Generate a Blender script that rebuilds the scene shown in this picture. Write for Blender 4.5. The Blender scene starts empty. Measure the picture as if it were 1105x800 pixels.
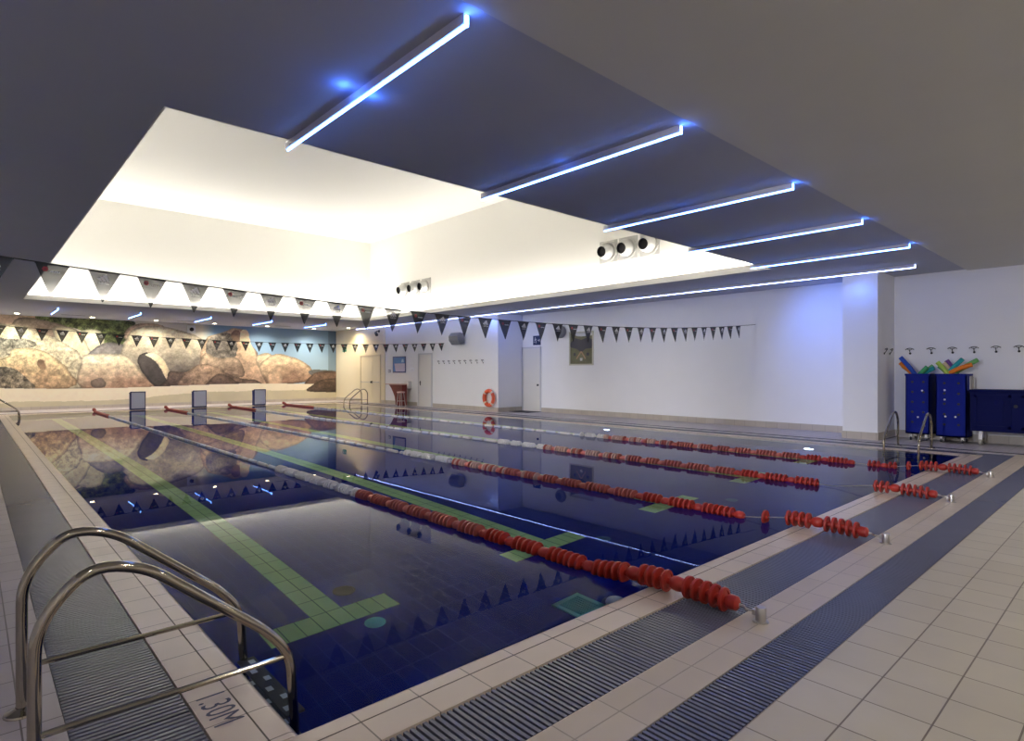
import bpy, bmesh, math, random
import numpy as np
from mathutils import Vector, Matrix
random.seed(7)
PI = math.pi
scn = bpy.context.scene
COL = scn.collection

# ------------------------------------------------------------------ tagging
def tag(o, label, cat, group=None, kind=None):
    o['label'] = label
    o['category'] = cat
    if group: o['group'] = group
    if kind: o['kind'] = kind
    return o

def thing(name, label, cat, loc=(0, 0, 0), rotz=0.0, group=None):
    o = bpy.data.objects.new(name, None)
    o.empty_display_size = 0.1
    COL.objects.link(o)
    o.location = loc
    o.rotation_euler = (0, 0, rotz)
    tag(o, label, cat, group)
    return o

def copy_tree(o, parent=None):
    c = o.copy()
    COL.objects.link(c)
    c.parent = parent
    for ch in list(o.children):
        copy_tree(ch, c)
    return c

# ------------------------------------------------------------------ mesh builder
class MB:
    def __init__(self):
        self.v = []; self.f = []; self.mi = []; self.m = 0
    def mat(self, i): self.m = i; return self
    def add(self, vs, fs):
        b = len(self.v)
        self.v += [tuple(p) for p in vs]
        for f in fs:
            self.f.append(tuple(b + i for i in f)); self.mi.append(self.m)
        return self
    def quad(self, a, b, c, d): return self.add([a, b, c, d], [(0, 1, 2, 3)])
    def box(self, x0, x1, y0, y1, z0, z1):
        vs = [(x0, y0, z0), (x1, y0, z0), (x1, y1, z0), (x0, y1, z0), (x0, y0, z1), (x1, y0, z1), (x1, y1, z1), (x0, y1, z1)]
        return self.add(vs, [(3, 2, 1, 0), (4, 5, 6, 7), (0, 1, 5, 4), (1, 2, 6, 5), (2, 3, 7, 6), (3, 0, 4, 7)])
    def bbox(self, x0, x1, y0, y1, z0, z1, r=0.01, seg=2):
        bm = bmesh.new()
        bmesh.ops.create_cube(bm, size=1)
        bmesh.ops.scale(bm, vec=(x1 - x0, y1 - y0, z1 - z0), verts=bm.verts)
        bmesh.ops.translate(bm, vec=((x0 + x1) / 2, (y0 + y1) / 2, (z0 + z1) / 2), verts=bm.verts)
        bmesh.ops.bevel(bm, geom=list(bm.edges), offset=r, segments=seg, affect='EDGES', profile=0.5)
        return self.bm(bm)
    def bm(self, bm, M=None):
        bm.verts.index_update()
        vs = [(M @ v.co if M else v.co.copy()) for v in bm.verts]
        fs = [[v.index for v in f.verts] for f in bm.faces]
        bm.free()
        return self.add(vs, fs)
    def prism(self, pts, axis, a, b):
        """pts: 2-D polygon; axis 'x': pts=(y,z), 'y': pts=(x,z), 'z': pts=(x,y)"""
        def P(p, t):
            return {'x': (t, p[0], p[1]), 'y': (p[0], t, p[1]), 'z': (p[0], p[1], t)}[axis]
        n = len(pts)
        vs = [P(p, a) for p in pts] + [P(p, b) for p in pts]
        fs = [tuple(range(n))[::-1], tuple(range(n, 2 * n))]
        fs += [(i, (i + 1) % n, n + (i + 1) % n, n + i) for i in range(n)]
        return self.add(vs, fs)
    def tube(self, pts, r, seg=10, cap=True, closed=False, radii=None):
        pts = [Vector(p) for p in pts]
        n = len(pts)
        up = None; rings = []
        for i in range(n):
            if closed: t = pts[(i + 1) % n] - pts[i - 1]
            else: t = pts[min(i + 1, n - 1)] - pts[max(i - 1, 0)]
            t.normalize()
            if up is None:
                up = Vector((0, 0, 1)) if abs(t.z) < 0.9 else Vector((1, 0, 0))
            u = (up - t * up.dot(t)); u.normalize()
            w = t.cross(u); up = u
            rr = radii[i] if radii else r
            rings.append([pts[i] + (u * math.cos(2 * PI * k / seg) + w * math.sin(2 * PI * k / seg)) * rr for k in range(seg)])
        vs = [p for ring in rings for p in ring]
        fs = []
        m = n if closed else n - 1
        for i in range(m):
            j = (i + 1) % n
            for k in range(seg):
                l = (k + 1) % seg
                fs.append((i * seg + k, i * seg + l, j * seg + l, j * seg + k))
        if cap and not closed:
            fs.append(tuple(range(seg))[::-1])
            fs.append(tuple((n - 1) * seg + k for k in range(seg)))
        return self.add(vs, fs)
    def lathe(self, prof, o=(0, 0, 0), axis='z', seg=24, closed=False):
        """prof: list of (r, t) along the axis"""
        vs = []
        for r, t in prof:
            for k in range(seg):
                a = 2 * PI * k / seg
                c, s = r * math.cos(a), r * math.sin(a)
                p = {'z': (c, s, t), 'y': (s, t, c), 'x': (t, c, s)}[axis]
                vs.append((o[0] + p[0], o[1] + p[1], o[2] + p[2]))
        n = len(prof); fs = []
        for i in range(n if closed else n - 1):
            j = (i + 1) % n
            for k in range(seg):
                l = (k + 1) % seg
                fs.append((i * seg + k, i * seg + l, j * seg + l, j * seg + k))
        return self.add(vs, fs)
    def build(self, name, mats, parent=None, smooth=35, loc=None):
        me = bpy.data.meshes.new(name)
        me.from_pydata(self.v, [], self.f)
        if not isinstance(mats, (list, tuple)): mats = [mats]
        for m in mats: me.materials.append(m)
        if len(mats) > 1: me.polygons.foreach_set('material_index', self.mi)
        bm = bmesh.new(); bm.from_mesh(me)
        bmesh.ops.recalc_face_normals(bm, faces=bm.faces) if not getattr(self, 'keep', False) else None
        bm.to_mesh(me); bm.free()
        if smooth:
            me.polygons.foreach_set('use_smooth', [True] * len(me.polygons))
            me.set_sharp_from_angle(angle=math.radians(smooth))
        me.update()
        o = bpy.data.objects.new(name, me)
        COL.objects.link(o)
        if parent: o.parent = parent
        if loc: o.location = loc
        return o

def smooth_path(pts, r=0.1, n=6):
    """round the corners of a polyline"""
    P = [Vector(p) for p in pts]
    out = [P[0]]
    for i in range(1, len(P) - 1):
        a, b, c = P[i - 1], P[i], P[i + 1]
        rr = min(r, (a - b).length * 0.49, (c - b).length * 0.49)
        p = b + (a - b).normalized() * rr; q = b + (c - b).normalized() * rr
        for k in range(n + 1):
            t = k / n
            out.append(p * (1 - t) ** 2 + b * 2 * t * (1 - t) + q * t * t)
    out.append(P[-1])
    return out

def text_mesh(s, size, M, sx=1.0, depth=0.0):
    cu = bpy.data.curves.new('t', 'FONT')
    cu.body = s; cu.size = size; cu.align_x = 'CENTER'; cu.align_y = 'CENTER'
    cu.extrude = depth; cu.resolution_u = 3
    ob = bpy.data.objects.new('t', cu)
    COL.objects.link(ob)
    dg = bpy.context.evaluated_depsgraph_get(); dg.update()
    me = bpy.data.meshes.new_from_object(ob.evaluated_get(dg))
    bpy.data.objects.remove(ob); bpy.data.curves.remove(cu)
    S = Matrix.Diagonal((sx, 1, 1, 1))
    vs = [M @ (S @ v.co) for v in me.vertices]
    fs = [tuple(p.vertices) for p in me.polygons]
    bpy.data.meshes.remove(me)
    return vs, fs

# ------------------------------------------------------------------ materials
def nodes(name):
    m = bpy.data.materials.new(name); m.use_nodes = True
    nt = m.node_tree
    return m, nt, nt.nodes['Principled BSDF']

def mat(name, col, rough=0.5, metal=0.0, noise=0.0, scale=8.0, spec=0.5, bump=0.0, trans=0.0):
    m, nt, b = nodes(name)
    b.inputs['Base Color'].default_value = (*col, 1)
    b.inputs['Roughness'].default_value = rough
    b.inputs['Metallic'].default_value = metal
    b.inputs['Specular IOR Level'].default_value = spec
    if noise or bump:
        tc = nt.nodes.new('ShaderNodeTexCoord'); nz = nt.nodes.new('ShaderNodeTexNoise')
        nz.inputs['Scale'].default_value = scale; nz.inputs['Detail'].default_value = 4
        nt.links.new(tc.outputs['Object'], nz.inputs['Vector'])
        if noise:
            mx = nt.nodes.new('ShaderNodeMix'); mx.data_type = 'RGBA'
            mx.inputs[6].default_value = (*[c * (1 - noise) for c in col], 1)
            mx.inputs[7].default_value = (*[min(1, c * (1 + noise)) for c in col], 1)
            nt.links.new(nz.outputs['Fac'], mx.inputs[0])
            nt.links.new(mx.outputs[2], b.inputs['Base Color'])
        if bump:
            bp = nt.nodes.new('ShaderNodeBump'); bp.inputs['Strength'].default_value = bump
            bp.inputs['Distance'].default_value = 0.01
            nt.links.new(nz.outputs['Fac'], bp.inputs['Height']); nt.links.new(bp.outputs['Normal'], b.inputs['Normal'])
    return m

def tile(name, c1, c2, grout, bw, bh, ox=0, oy=0, mortar=0.004, rough=0.3, axes='xy', blotch=0.12):
    m, nt, b = nodes(name)
    tc = nt.nodes.new('ShaderNodeTexCoord')
    sp = nt.nodes.new('ShaderNodeSeparateXYZ'); nt.links.new(tc.outputs['Object'], sp.inputs[0])
    cb = nt.nodes.new('ShaderNodeCombineXYZ')
    for k, ax in enumerate(axes):
        ad = nt.nodes.new('ShaderNodeMath'); ad.operation = 'ADD'
        nt.links.new(sp.outputs['xyz'.index(ax)], ad.inputs[0]); ad.inputs[1].default_value = (-ox, -oy)[k]
        nt.links.new(ad.outputs[0], cb.inputs[k])
    br = nt.nodes.new('ShaderNodeTexBrick')
    br.offset = 0; br.squash = 1
    br.inputs['Scale'].default_value = 1
    br.inputs['Brick Width'].default_value = bw; br.inputs['Row Height'].default_value = bh
    br.inputs['Mortar Size'].default_value = mortar; br.inputs['Mortar Smooth'].default_value = 0.2
    br.inputs['Color1'].default_value = (*c1, 1); br.inputs['Color2'].default_value = (*c2, 1)
    br.inputs['Mortar'].default_value = (*grout, 1)
    nt.links.new(cb.outputs[0], br.inputs['Vector'])
    nz = nt.nodes.new('ShaderNodeTexNoise'); nz.inputs['Scale'].default_value = 2.3; nz.inputs['Detail'].default_value = 5
    nt.links.new(tc.outputs['Object'], nz.inputs['Vector'])
    mr = nt.nodes.new('ShaderNodeMapRange'); mr.inputs[3].default_value = 1 - blotch; mr.inputs[4].default_value = 1 + blotch
    nt.links.new(nz.outputs['Fac'], mr.inputs[0])
    mx = nt.nodes.new('ShaderNodeMix'); mx.data_type = 'RGBA'; mx.blend_type = 'MULTIPLY'; mx.inputs[0].default_value = 1
    nt.links.new(br.outputs['Color'], mx.inputs[6]); nt.links.new(mr.outputs[0], mx.inputs[7])
    nt.links.new(mx.outputs[2], b.inputs['Base Color'])
    b.inputs['Roughness'].default_value = rough
    bp = nt.nodes.new('ShaderNodeBump'); bp.inputs['Strength'].default_value = 0.5; bp.inputs['Distance'].default_value = 0.004
    bp.invert = True
    nt.links.new(br.outputs['Fac'], bp.inputs['Height']); nt.links.new(bp.outputs['Normal'], b.inputs['Normal'])
    return m

def emit(name, col, strength):
    m, nt, b = nodes(name)
    b.inputs['Base Color'].default_value = (*col, 1)
    b.inputs['Emission Color'].default_value = (*col, 1)
    b.inputs['Emission Strength'].default_value = strength
    return m

COVE = 49.0; LED = 16.0; LEDW = 11.0; DOWN = 230.0; NEAR = 116.0; WASH = 1150.0
M_wall = mat('white_wall_paint', (0.86, 0.86, 0.88), 0.6, noise=0.02, scale=2)
M_cream = mat('warm_cream_wall', (0.80, 0.72, 0.52), 0.6, noise=0.02, scale=2)  # warmer cream than the other walls, for wall end and double door
M_ceil = mat('soffit_blue_tint', (0.47, 0.49, 0.57), 0.8, noise=0.03, scale=1.5)  # blue tint of the LED light put into the soffit colour
M_ceil2 = mat('near_ceiling_grey', (0.66, 0.66, 0.64), 0.8, noise=0.04, scale=1.2)  # lighter neutral grey than the soffit
M_cove = mat('recess_paint', (0.86, 0.85, 0.81), 0.8)
M_cop = tile('coping_tile_row', (0.60, 0.50, 0.42), (0.56, 0.455, 0.375), (0.20, 0.16, 0.13), 0.297, 5.0, 1.237, -2.5, rough=0.3)
M_copL = tile('coping_tile_column', (0.60, 0.505, 0.45), (0.56, 0.46, 0.40), (0.20, 0.16, 0.14), 5.0, 0.262, -2.0, 0.35, rough=0.3)
M_deck = tile('deck_tile', (0.49, 0.452, 0.385), (0.455, 0.415, 0.35), (0.16, 0.13, 0.11), 0.2985, 0.266, 0.33, 0.117, rough=0.38)
M_band = tile('band_tile', (0.50, 0.43, 0.36), (0.455, 0.385, 0.32), (0.30, 0.26, 0.22), 0.2985, 0.15, 0.33, 1.46, rough=0.36)
M_deckL = tile('deck_tile_side', (0.46, 0.42, 0.44), (0.42, 0.38, 0.40), (0.16, 0.14, 0.14), 0.30, 0.262, 0.16, 0.35, rough=0.35)  # same tile as the deck, purple of the blue LED light put in
M_base = tile('skirting_tile', (0.52, 0.47, 0.41), (0.48, 0.43, 0.37), (0.3, 0.27, 0.24), 0.30, 3.0, 0, -1, axes='yz')
M_basex = tile('skirting_tile_side', (0.52, 0.47, 0.41), (0.48, 0.43, 0.37), (0.3, 0.27, 0.24), 0.30, 3.0, 0, -1, axes='xz')
M_navy = tile('navy_pool_tile', (0.004, 0.014, 0.185), (0.005, 0.016, 0.205), (0.012, 0.03, 0.24), 0.137, 0.27, 0.0, 0.10, mortar=0.004, rough=0.3)
M_line = tile('lane_marking_tile', (0.44, 0.64, 0.27), (0.40, 0.60, 0.25), (0.12, 0.20, 0.11), 0.137, 0.27, 0.0, 0.10, mortar=0.005, rough=0.3)
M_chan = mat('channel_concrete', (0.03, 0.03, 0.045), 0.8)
M_grate = mat('blue_grey_grate_plastic', (0.12, 0.125, 0.19), 0.27, noise=0.1, scale=3)
M_steel = mat('polished_steel', (0.44, 0.40, 0.33), 0.10, 1.0)
M_sat = mat('brushed_steel', (0.55, 0.53, 0.52), 0.35, 1.0)
M_black = mat('black_plastic', (0.012, 0.012, 0.015), 0.5)
M_dark = mat('dark_grey_plastic', (0.06, 0.06, 0.07), 0.5)
M_grey = mat('grey_plastic', (0.22, 0.23, 0.27), 0.5)
M_white = mat('white_plastic', (0.78, 0.78, 0.78), 0.4)
M_noz = mat('silver_nozzle', (0.46, 0.46, 0.45), 0.45, 0.35)
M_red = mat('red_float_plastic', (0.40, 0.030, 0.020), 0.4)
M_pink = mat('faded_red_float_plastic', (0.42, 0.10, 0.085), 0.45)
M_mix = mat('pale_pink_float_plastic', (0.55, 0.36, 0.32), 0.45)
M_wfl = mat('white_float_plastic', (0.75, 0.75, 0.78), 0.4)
M_navyp = mat('navy_paint', (0.015, 0.03, 0.16), 0.4)
M_blue = mat('blue_plastic', (0.003, 0.012, 0.22), 0.6, spec=.15)
M_blue2 = mat('dark_blue_plastic', (0.002, 0.005, 0.075), 0.6, spec=.12)
M_lav = mat('lavender_panel', (0.84, 0.86, 0.95), 0.3)
M_flag = mat('black_pennant_cloth', (0.020, 0.022, 0.026), 0.85)
M_cord = mat('black_cord', (0.02, 0.02, 0.02), 0.7)
M_door = mat('white_door_paint', (0.74, 0.72, 0.68), 0.5)
M_frame = mat('grey_door_frame', (0.62, 0.62, 0.64), 0.5)
M_led = emit('blue_led', (0.12, 0.30, 1.0), LED)
M_ledw = emit('blue_led_line', (0.36, 0.48, 1.0), LEDW)
M_prof = mat('grey_profile', (0.74, 0.74, 0.84), 0.45)
M_covel = emit('cove_lamp', (1.0, 0.93, 0.80), COVE * .45)
M_covef = emit('bright_cove_lamp', (1.0, 0.94, 0.83), COVE * 1.4)
M_coveff = emit('brightest_cove_lamp', (1.0, 0.94, 0.83), COVE * 2.2)
M_downl = emit('downlight_lens', (1.0, 0.80, 0.48), 30)
M_ring = mat('orange_ring_plastic', (0.72, 0.10, 0.035), 0.45)
M_navymark = mat('navy_ink', (0.01, 0.015, 0.07), 0.4)
M_wmark = mat('white_print', (0.62, 0.62, 0.62), 0.6)
M_rmark = mat('red_print', (0.30, 0.02, 0.03), 0.6)
M_wood = mat('dark_red_laminate', (0.16, 0.012, 0.010), 0.35, noise=0.25, scale=3)

for _m in (M_navy, M_line):
    _b = _m.node_tree.nodes['Principled BSDF']; _b.inputs['Specular IOR Level'].default_value = 0.0; _b.inputs['Roughness'].default_value = 0.8

# the pennants are a sheer mesh cloth
nt = M_flag.node_tree; pb = nt.nodes['Principled BSDF']
tr = nt.nodes.new('ShaderNodeBsdfTransparent')
ads = nt.nodes.new('ShaderNodeMixShader'); ads.inputs[0].default_value = 0.10
out = nt.nodes['Material Output']
nt.links.new(pb.outputs[0], ads.inputs[1]); nt.links.new(tr.outputs[0], ads.inputs[2]); nt.links.new(ads.outputs[0], out.inputs['Surface'])

# water: clear below, mirror-like at a low angle
M_water = bpy.data.materials.new('clear_pool_water'); M_water.use_nodes = True
nt = M_water.node_tree; nt.nodes.remove(nt.nodes['Principled BSDF'])
rf = nt.nodes.new('ShaderNodeBsdfRefraction'); rf.inputs['Color'].default_value = (0.84, 0.93, 1.0, 1); rf.inputs['Roughness'].default_value = 0; rf.inputs['IOR'].default_value = 1.33
gl = nt.nodes.new('ShaderNodeBsdfGlossy'); gl.inputs['Roughness'].default_value = 0.0; gl.inputs['Color'].default_value = (1, 1, 1, 1)
fr = nt.nodes.new('ShaderNodeFresnel'); fr.inputs['IOR'].default_value = 1.33
pw = nt.nodes.new('ShaderNodeMath'); pw.operation = 'POWER'; pw.inputs[1].default_value = 1.35
mxs = nt.nodes.new('ShaderNodeMixShader')
tc = nt.nodes.new('ShaderNodeTexCoord'); nz = nt.nodes.new('ShaderNodeTexNoise'); nz.inputs['Scale'].default_value = 0.9; nz.inputs['Detail'].default_value = 1
bp = nt.nodes.new('ShaderNodeBump'); bp.inputs['Strength'].default_value = 0.02; bp.inputs['Distance'].default_value = 0.02
nt.links.new(tc.outputs['Object'], nz.inputs['Vector']); nt.links.new(nz.outputs['Fac'], bp.inputs['Height'])
for n_ in (rf, gl, fr): nt.links.new(bp.outputs['Normal'], n_.inputs['Normal'])
ex = nt.nodes.new('ShaderNodeMath'); ex.operation = 'MULTIPLY_ADD'; ex.inputs[1].default_value = -.85; ex.inputs[2].default_value = 1.85
nt.links.new(fr.outputs[0], ex.inputs[0]); nt.links.new(ex.outputs[0], pw.inputs[1])
nt.links.new(fr.outputs[0], pw.inputs[0]); nt.links.new(pw.outputs[0], mxs.inputs[0])
nt.links.new(rf.outputs[0], mxs.inputs[1]); nt.links.new(gl.outputs[0], mxs.inputs[2])
nt.links.new(mxs.outputs[0], nt.nodes['Material Output'].inputs['Surface'])

# ------------------------------------------------------------------ key dimensions
X0, X1, Y0, Y1 = 1.0, 13.25, 2.41, 27.41      # pool water edge
XL, XR, XF, YB, YM = -2.2, 15.98, 14.75, -3.4, 30.2   # walls: left, right, far right section, behind, mural
YR = 16.85                                    # return between right and far right section
ZC, ZW, DEP = 3.74, -0.012, 1.30
ROPES = [3.51, 5.93, 8.38, 10.76]
LANES = [2.26, 4.72, 7.15, 9.57, 12.0]
SX0, SX1, SY0, SY1 = 1.22, 12.78, 5.66, 23.36  # recess opening
RX0, RX1, RY0, RY1, RZ = 0.60, 13.40, 5.0, 24.15, 7.35

def struct(mb, name, m, **k):
    o = mb.build(name, m, **k); o['kind'] = 'structure'; return o

# ------------------------------------------------------------------ room shell
def slab(mb, x0, x1, y0, y1, z0, z1): mb.box(x0, x1, y0, y1, z0, z1)
# widths of the strips round the pool
CN, GN0, GN1, B1, G2 = 2.14, 2.13, 1.74, 1.46, 1.183          # near side, y
CL, GL0, GL1 = 0.73, 0.725, 0.30                              # left side, x
CR, GR0, GR1 = 13.50, 13.505, 13.86                           # right side, x
G2R0, G2R1 = 14.10, 14.34
CF, GF0, GF1 = 27.66, 27.665, 28.05                           # far side, y
fl = MB(); T = -0.20
# deck plates (openings left for pool, gutters)
slab(fl, GL1, XR + .3, YB - .3, G2, T, 0)
fl.mat(1); slab(fl, GL1, G2R0, B1, GN1, T, 0)
fl.mat(2); slab(fl, XL - .3, GL1, YB - .3, YM + .3, T, 0)
slab(fl, GL1, XR + .3, GF1, YM + .3, T, 0)
slab(fl, GR1, G2R0, GN1, GF1, T, 0)
slab(fl, G2R1, XR + .3, G2, GF1, T, 0)
fl.mat(3)
slab(fl, GL1, GR1, B1 - .28, GN0, T - .05, T)
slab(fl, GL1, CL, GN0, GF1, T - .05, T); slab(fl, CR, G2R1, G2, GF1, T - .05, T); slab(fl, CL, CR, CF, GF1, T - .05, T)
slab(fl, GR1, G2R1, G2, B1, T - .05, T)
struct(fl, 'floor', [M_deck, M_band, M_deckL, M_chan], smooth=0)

cp = MB()
def coping_x(y_in, y_out):                  # strip running along x, rounded at the water
    s = 1 if y_in > y_out else -1
    pts = [(y_in, -0.30), (y_in + s * .012, -0.02), (y_in, -0.006), (y_in - s * .02, 0.0), (y_out, 0.0), (y_out, -0.20), (y_out, -.30)]
    cp.prism(pts, 'x', CL, CR)
coping_x(Y0, CN); coping_x(Y1, CF)
cp.mat(1)
for xi, xo in ((X0, CL), (X1, CR)):
    s = 1 if xi > xo else -1
    pts = [(xi, -0.30), (xi + s * .012, -0.02), (xi, -0.006), (xi - s * .02, 0.0), (xo, 0.0), (xo, -0.20), (xo, -.30)]
    cp.prism(pts, 'y', Y0, Y1)
# joint between the two rows
cp.mat(2)
cp.box(CL + .01, X1 + .1, 2.305, 2.311, -.01, 0.0012)
cp.box(0.897, 0.903, Y0 - .1, Y1, -.01, 0.0012)
cp.box(13.345, 13.351, Y0 - .1, Y1, -.01, 0.0012)
co = struct(cp, 'pool_coping', [M_cop, M_copL, mat('dark_joint', (0.14, 0.115, 0.10), 0.8)])

pb_ = MB()
zf = -DEP
pb_.box(X0 - .05, X1 + .05, Y0 - .05, Y1 + .05, zf - .2, zf)
pb_.box(X0 - .2, X0, Y0 - .2, Y1 + .2, zf, -.25); pb_.box(X1, X1 + .2, Y0 - .2, Y1 + .2, zf, -.25)
pb_.box(X0, X1, Y0 - .2, Y0, zf, -.25); pb_.box(X0, X1, Y1, Y1 + .2, zf, -.25)
pb_.mat(1)
for lx in LANES:
    c = round(lx / .137) * .137
    pb_.box(c - .137, c + .137, 4.42, Y1 - 2.0, zf, zf + .003)
    pb_.box(c - .548, c + .548, 4.42, 4.69, zf, zf + .0035)
    pb_.box(c - .548, c + .548, Y1 - 2.0, Y1 - 1.73, zf, zf + .0035)
struct(pb_, 'pool_basin', [M_navy, M_line], smooth=0)

w = MB(); w.keep = True
w.quad((X0 - .02, Y0 - .02, ZW), (X1 + .02, Y0 - .02, ZW), (X1 + .02, Y1 + .02, ZW), (X0 - .02, Y1 + .02, ZW))
tag(w.build('pool_water', M_water, smooth=0), 'still clear dark blue water filling the whole lap pool', 'water', kind='stuff')

wl = MB(); wl.box(XL - .2, XL, YB - .2, YM + .2, -.25, ZC + .2); struct(wl, 'wall_left', M_wall, smooth=0)
wl = MB(); wl.box(XL, XR + .2, YB - .2, YB, -.25, ZC + .2); struct(wl, 'wall_back', M_wall, smooth=0)
wl = MB(); wl.box(XL, XF + .4, YM, YM + .2, -.25, ZC + .2); struct(wl, 'wall_far', M_wall, smooth=0)
wl = MB()
wl.box(XR, XR + .2, YB, YR + .1, -.25, ZC + .2)
wl.box(XF, XR + .2, YR, 25.12, -.25, ZC + .2)
wl.box(XF - .04, XF + .1, YR - .02, 17.60, -.1, ZC + .1)                 # pilaster with the ring buoy
wl.box(XF, XR, 4.175, 4.885, -.25, ZC + .2)                               # near pier
wl.mat(1)
wl.box(XF - .05, XR + .2, 25.12, YM, -.25, ZC + .2)
struct(wl, 'wall_right', [M_wall, M_cream], smooth=0)
bs = MB()
H = .165; t = .015
bs.box(XR - t, XR, YB, 4.175, 0, H); bs.box(XR - t, XR, 4.885, 15.78, 0, H); bs.box(XR - t, XR, 16.84, YR, 0, H)
bs.box(XF - t, XF, 4.175, 4.885, 0, H)
bs.box(XF - .04 - t, XF - .04, YR - .02, 17.60, 0, H); bs.box(XF - t, XF, 17.6, 21.15, 0, H); bs.box(XF - t, XF, 22.35, 25.1, 0, H)
bs.box(XF - .05 - t, XF - .05, 25.1, 25.4, 0, H); bs.box(XF - .05 - t, XF - .05, 27.5, YM, 0, H)
bs.mat(1)
bs.box(XF - t, XR, 4.175 - t, 4.175, 0, H); bs.box(XF - t, XR, 4.885, 4.885 + t, 0, H)
bs.box(XF - .05, XR, YR - .02 - t, YR - .02, 0, H)
struct(bs, 'baseboard_right', [M_base, M_basex], smooth=0)
bs = MB(); bs.box(XL, XF - .05, YM - .02, YM, 0, .13); struct(bs, 'baseboard_far', M_basex, smooth=0)

# soffit ceiling with the recess opening
FY = 2.80
ce = MB(); TH = .12
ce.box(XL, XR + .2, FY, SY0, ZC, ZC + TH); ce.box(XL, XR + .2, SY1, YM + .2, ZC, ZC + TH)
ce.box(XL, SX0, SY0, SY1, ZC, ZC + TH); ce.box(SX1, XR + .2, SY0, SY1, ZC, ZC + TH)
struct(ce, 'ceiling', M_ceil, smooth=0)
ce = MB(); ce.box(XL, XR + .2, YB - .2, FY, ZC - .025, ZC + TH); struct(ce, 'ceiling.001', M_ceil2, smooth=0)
rc = MB()
rc.box(RX0 - .1, RX0, RY0 - .1, RY1 + .1, ZC + TH - .02, RZ); rc.box(RX1, RX1 + .1, RY0 - .1, RY1 + .1, ZC + TH - .02, RZ)
rc.box(RX0, RX1, RY0 - .1, RY0, ZC + TH - .02, RZ); rc.box(RX0, RX1, RY1, RY1 + .1, ZC + TH - .02, RZ)
rc.box(RX0 - .1, RX1 + .1, RY0 - .1, RY1 + .1, RZ, RZ + .1)
# lining of the opening edge
for a in ((SX0 - .012, SX0 + .004, SY0 - .01, SY1 + .01), (SX1 - .004, SX1 + .012, SY0 - .01, SY1 + .01), (SX0, SX1, SY0 - .012, SY0 + .004), (SX0, SX1, SY1 - .004, SY1 + .012)):
    rc.box(*a, ZC - .002, ZC + TH + .03)
struct(rc, 'ceiling.002', M_cove, smooth=0)

# cove lamps lying in the trough behind the opening edge
def cove(x0, x1, y0, y1, side, ml):
    t = thing('cove_lamp', f'white linear lamp hidden in the trough along the {side} edge of the ceiling recess', 'cove light', ((x0 + x1) / 2, (y0 + y1) / 2, ZC + TH), 0, 'cove lamps round the ceiling recess')
    cx, cy = (x0 + x1) / 2, (y0 + y1) / 2
    m = MB(); m.box(x0 - cx, x1 - cx, y0 - cy, y1 - cy, 0, .02); m.build('base_rail', M_white, t)
    m = MB(); m.box(x0 - cx + .01, x1 - cx - .01, y0 - cy + .01, y1 - cy - .01, .02, .05); m.build('lamp_tube', ml, t)
cove(SX0 - .30, SX0 - .22, SY0 + .2, SY1 - .2, 'left', M_covel); cove(RX1 - .19, RX1 - .12, SY0 + .2, SY1 - .2, 'right', M_covef)
cove(SX0 + .2, SX1 - .2, SY0 - .30, SY0 - .22, 'near', M_covel); cove(SX0 + .2, SX1 - .2, RY1 - .19, RY1 - .12, 'far', M_coveff)

# ------------------------------------------------------------------ gutters: slatted grates
def grate(name_label, x0, x1, y0, y1, along, pitch=.032):
    m = MB()
    L0, L1 = (x0, x1) if along == 'x' else (y0, y1)
    n = int((L1 - L0) / pitch)
    for i in range(n):
        a = L0 + (i + .5) * (L1 - L0) / n
        if along == 'x': m.box(a - .0092, a + .0092, y0 + .004, y1 - .004, -.028, -.001)
        else: m.box(x0 + .004, x1 - .004, a - .0092, a + .0092, -.028, -.001)
    for k in (.5,):
        if along == 'x': yy = y0 + (y1 - y0) * k; m.box(x0, x1, yy - .008, yy + .008, -.040, -.024)
        else: xx = x0 + (x1 - x0) * k; m.box(xx - .008, xx + .008, y0, y1, -.040, -.024)
    o = m.build('drain_grate', M_grate, smooth=0)
    tag(o, name_label, 'grate', 'slatted drain grates')
grate('slatted blue grey gutter grate beside the near pool coping', GL1, GR1, GN1, GN0, 'x')
grate('slatted blue grey deck drain grate furthest from the water in front', GL1, G2R1, G2, B1, 'x')
grate('slatted blue grey gutter grate under the near left ladder', GL1, GL0, GN0, GF0, 'y')
grate('slatted blue grey gutter grate along the right pool edge', GR0, GR1, GN0, GF0, 'y', .034)
grate('narrow slatted deck drain grate between right pool edge and right wall', G2R0, G2R1, B1, GF0, 'y', .034)
grate('slatted gutter grate at the far pool edge below the beach mural', GL1, GR1, GF0, GF1, 'x', .034)

# depth mark on the coping
Mx = Matrix(((0, 1, 0, 0.815), (-1, 0, 0, 2.835), (0, 0, 1, 0.0016), (0, 0, 0, 1)))
vs, fs = text_mesh('1.30M', .178, Mx, .72)
m = MB(); m.add(vs, fs)
o = m.build('depth_mark', M_navymark, smooth=0); tag(o, 'navy 1.30M depth marking on a left coping tile', 'sign')

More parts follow.
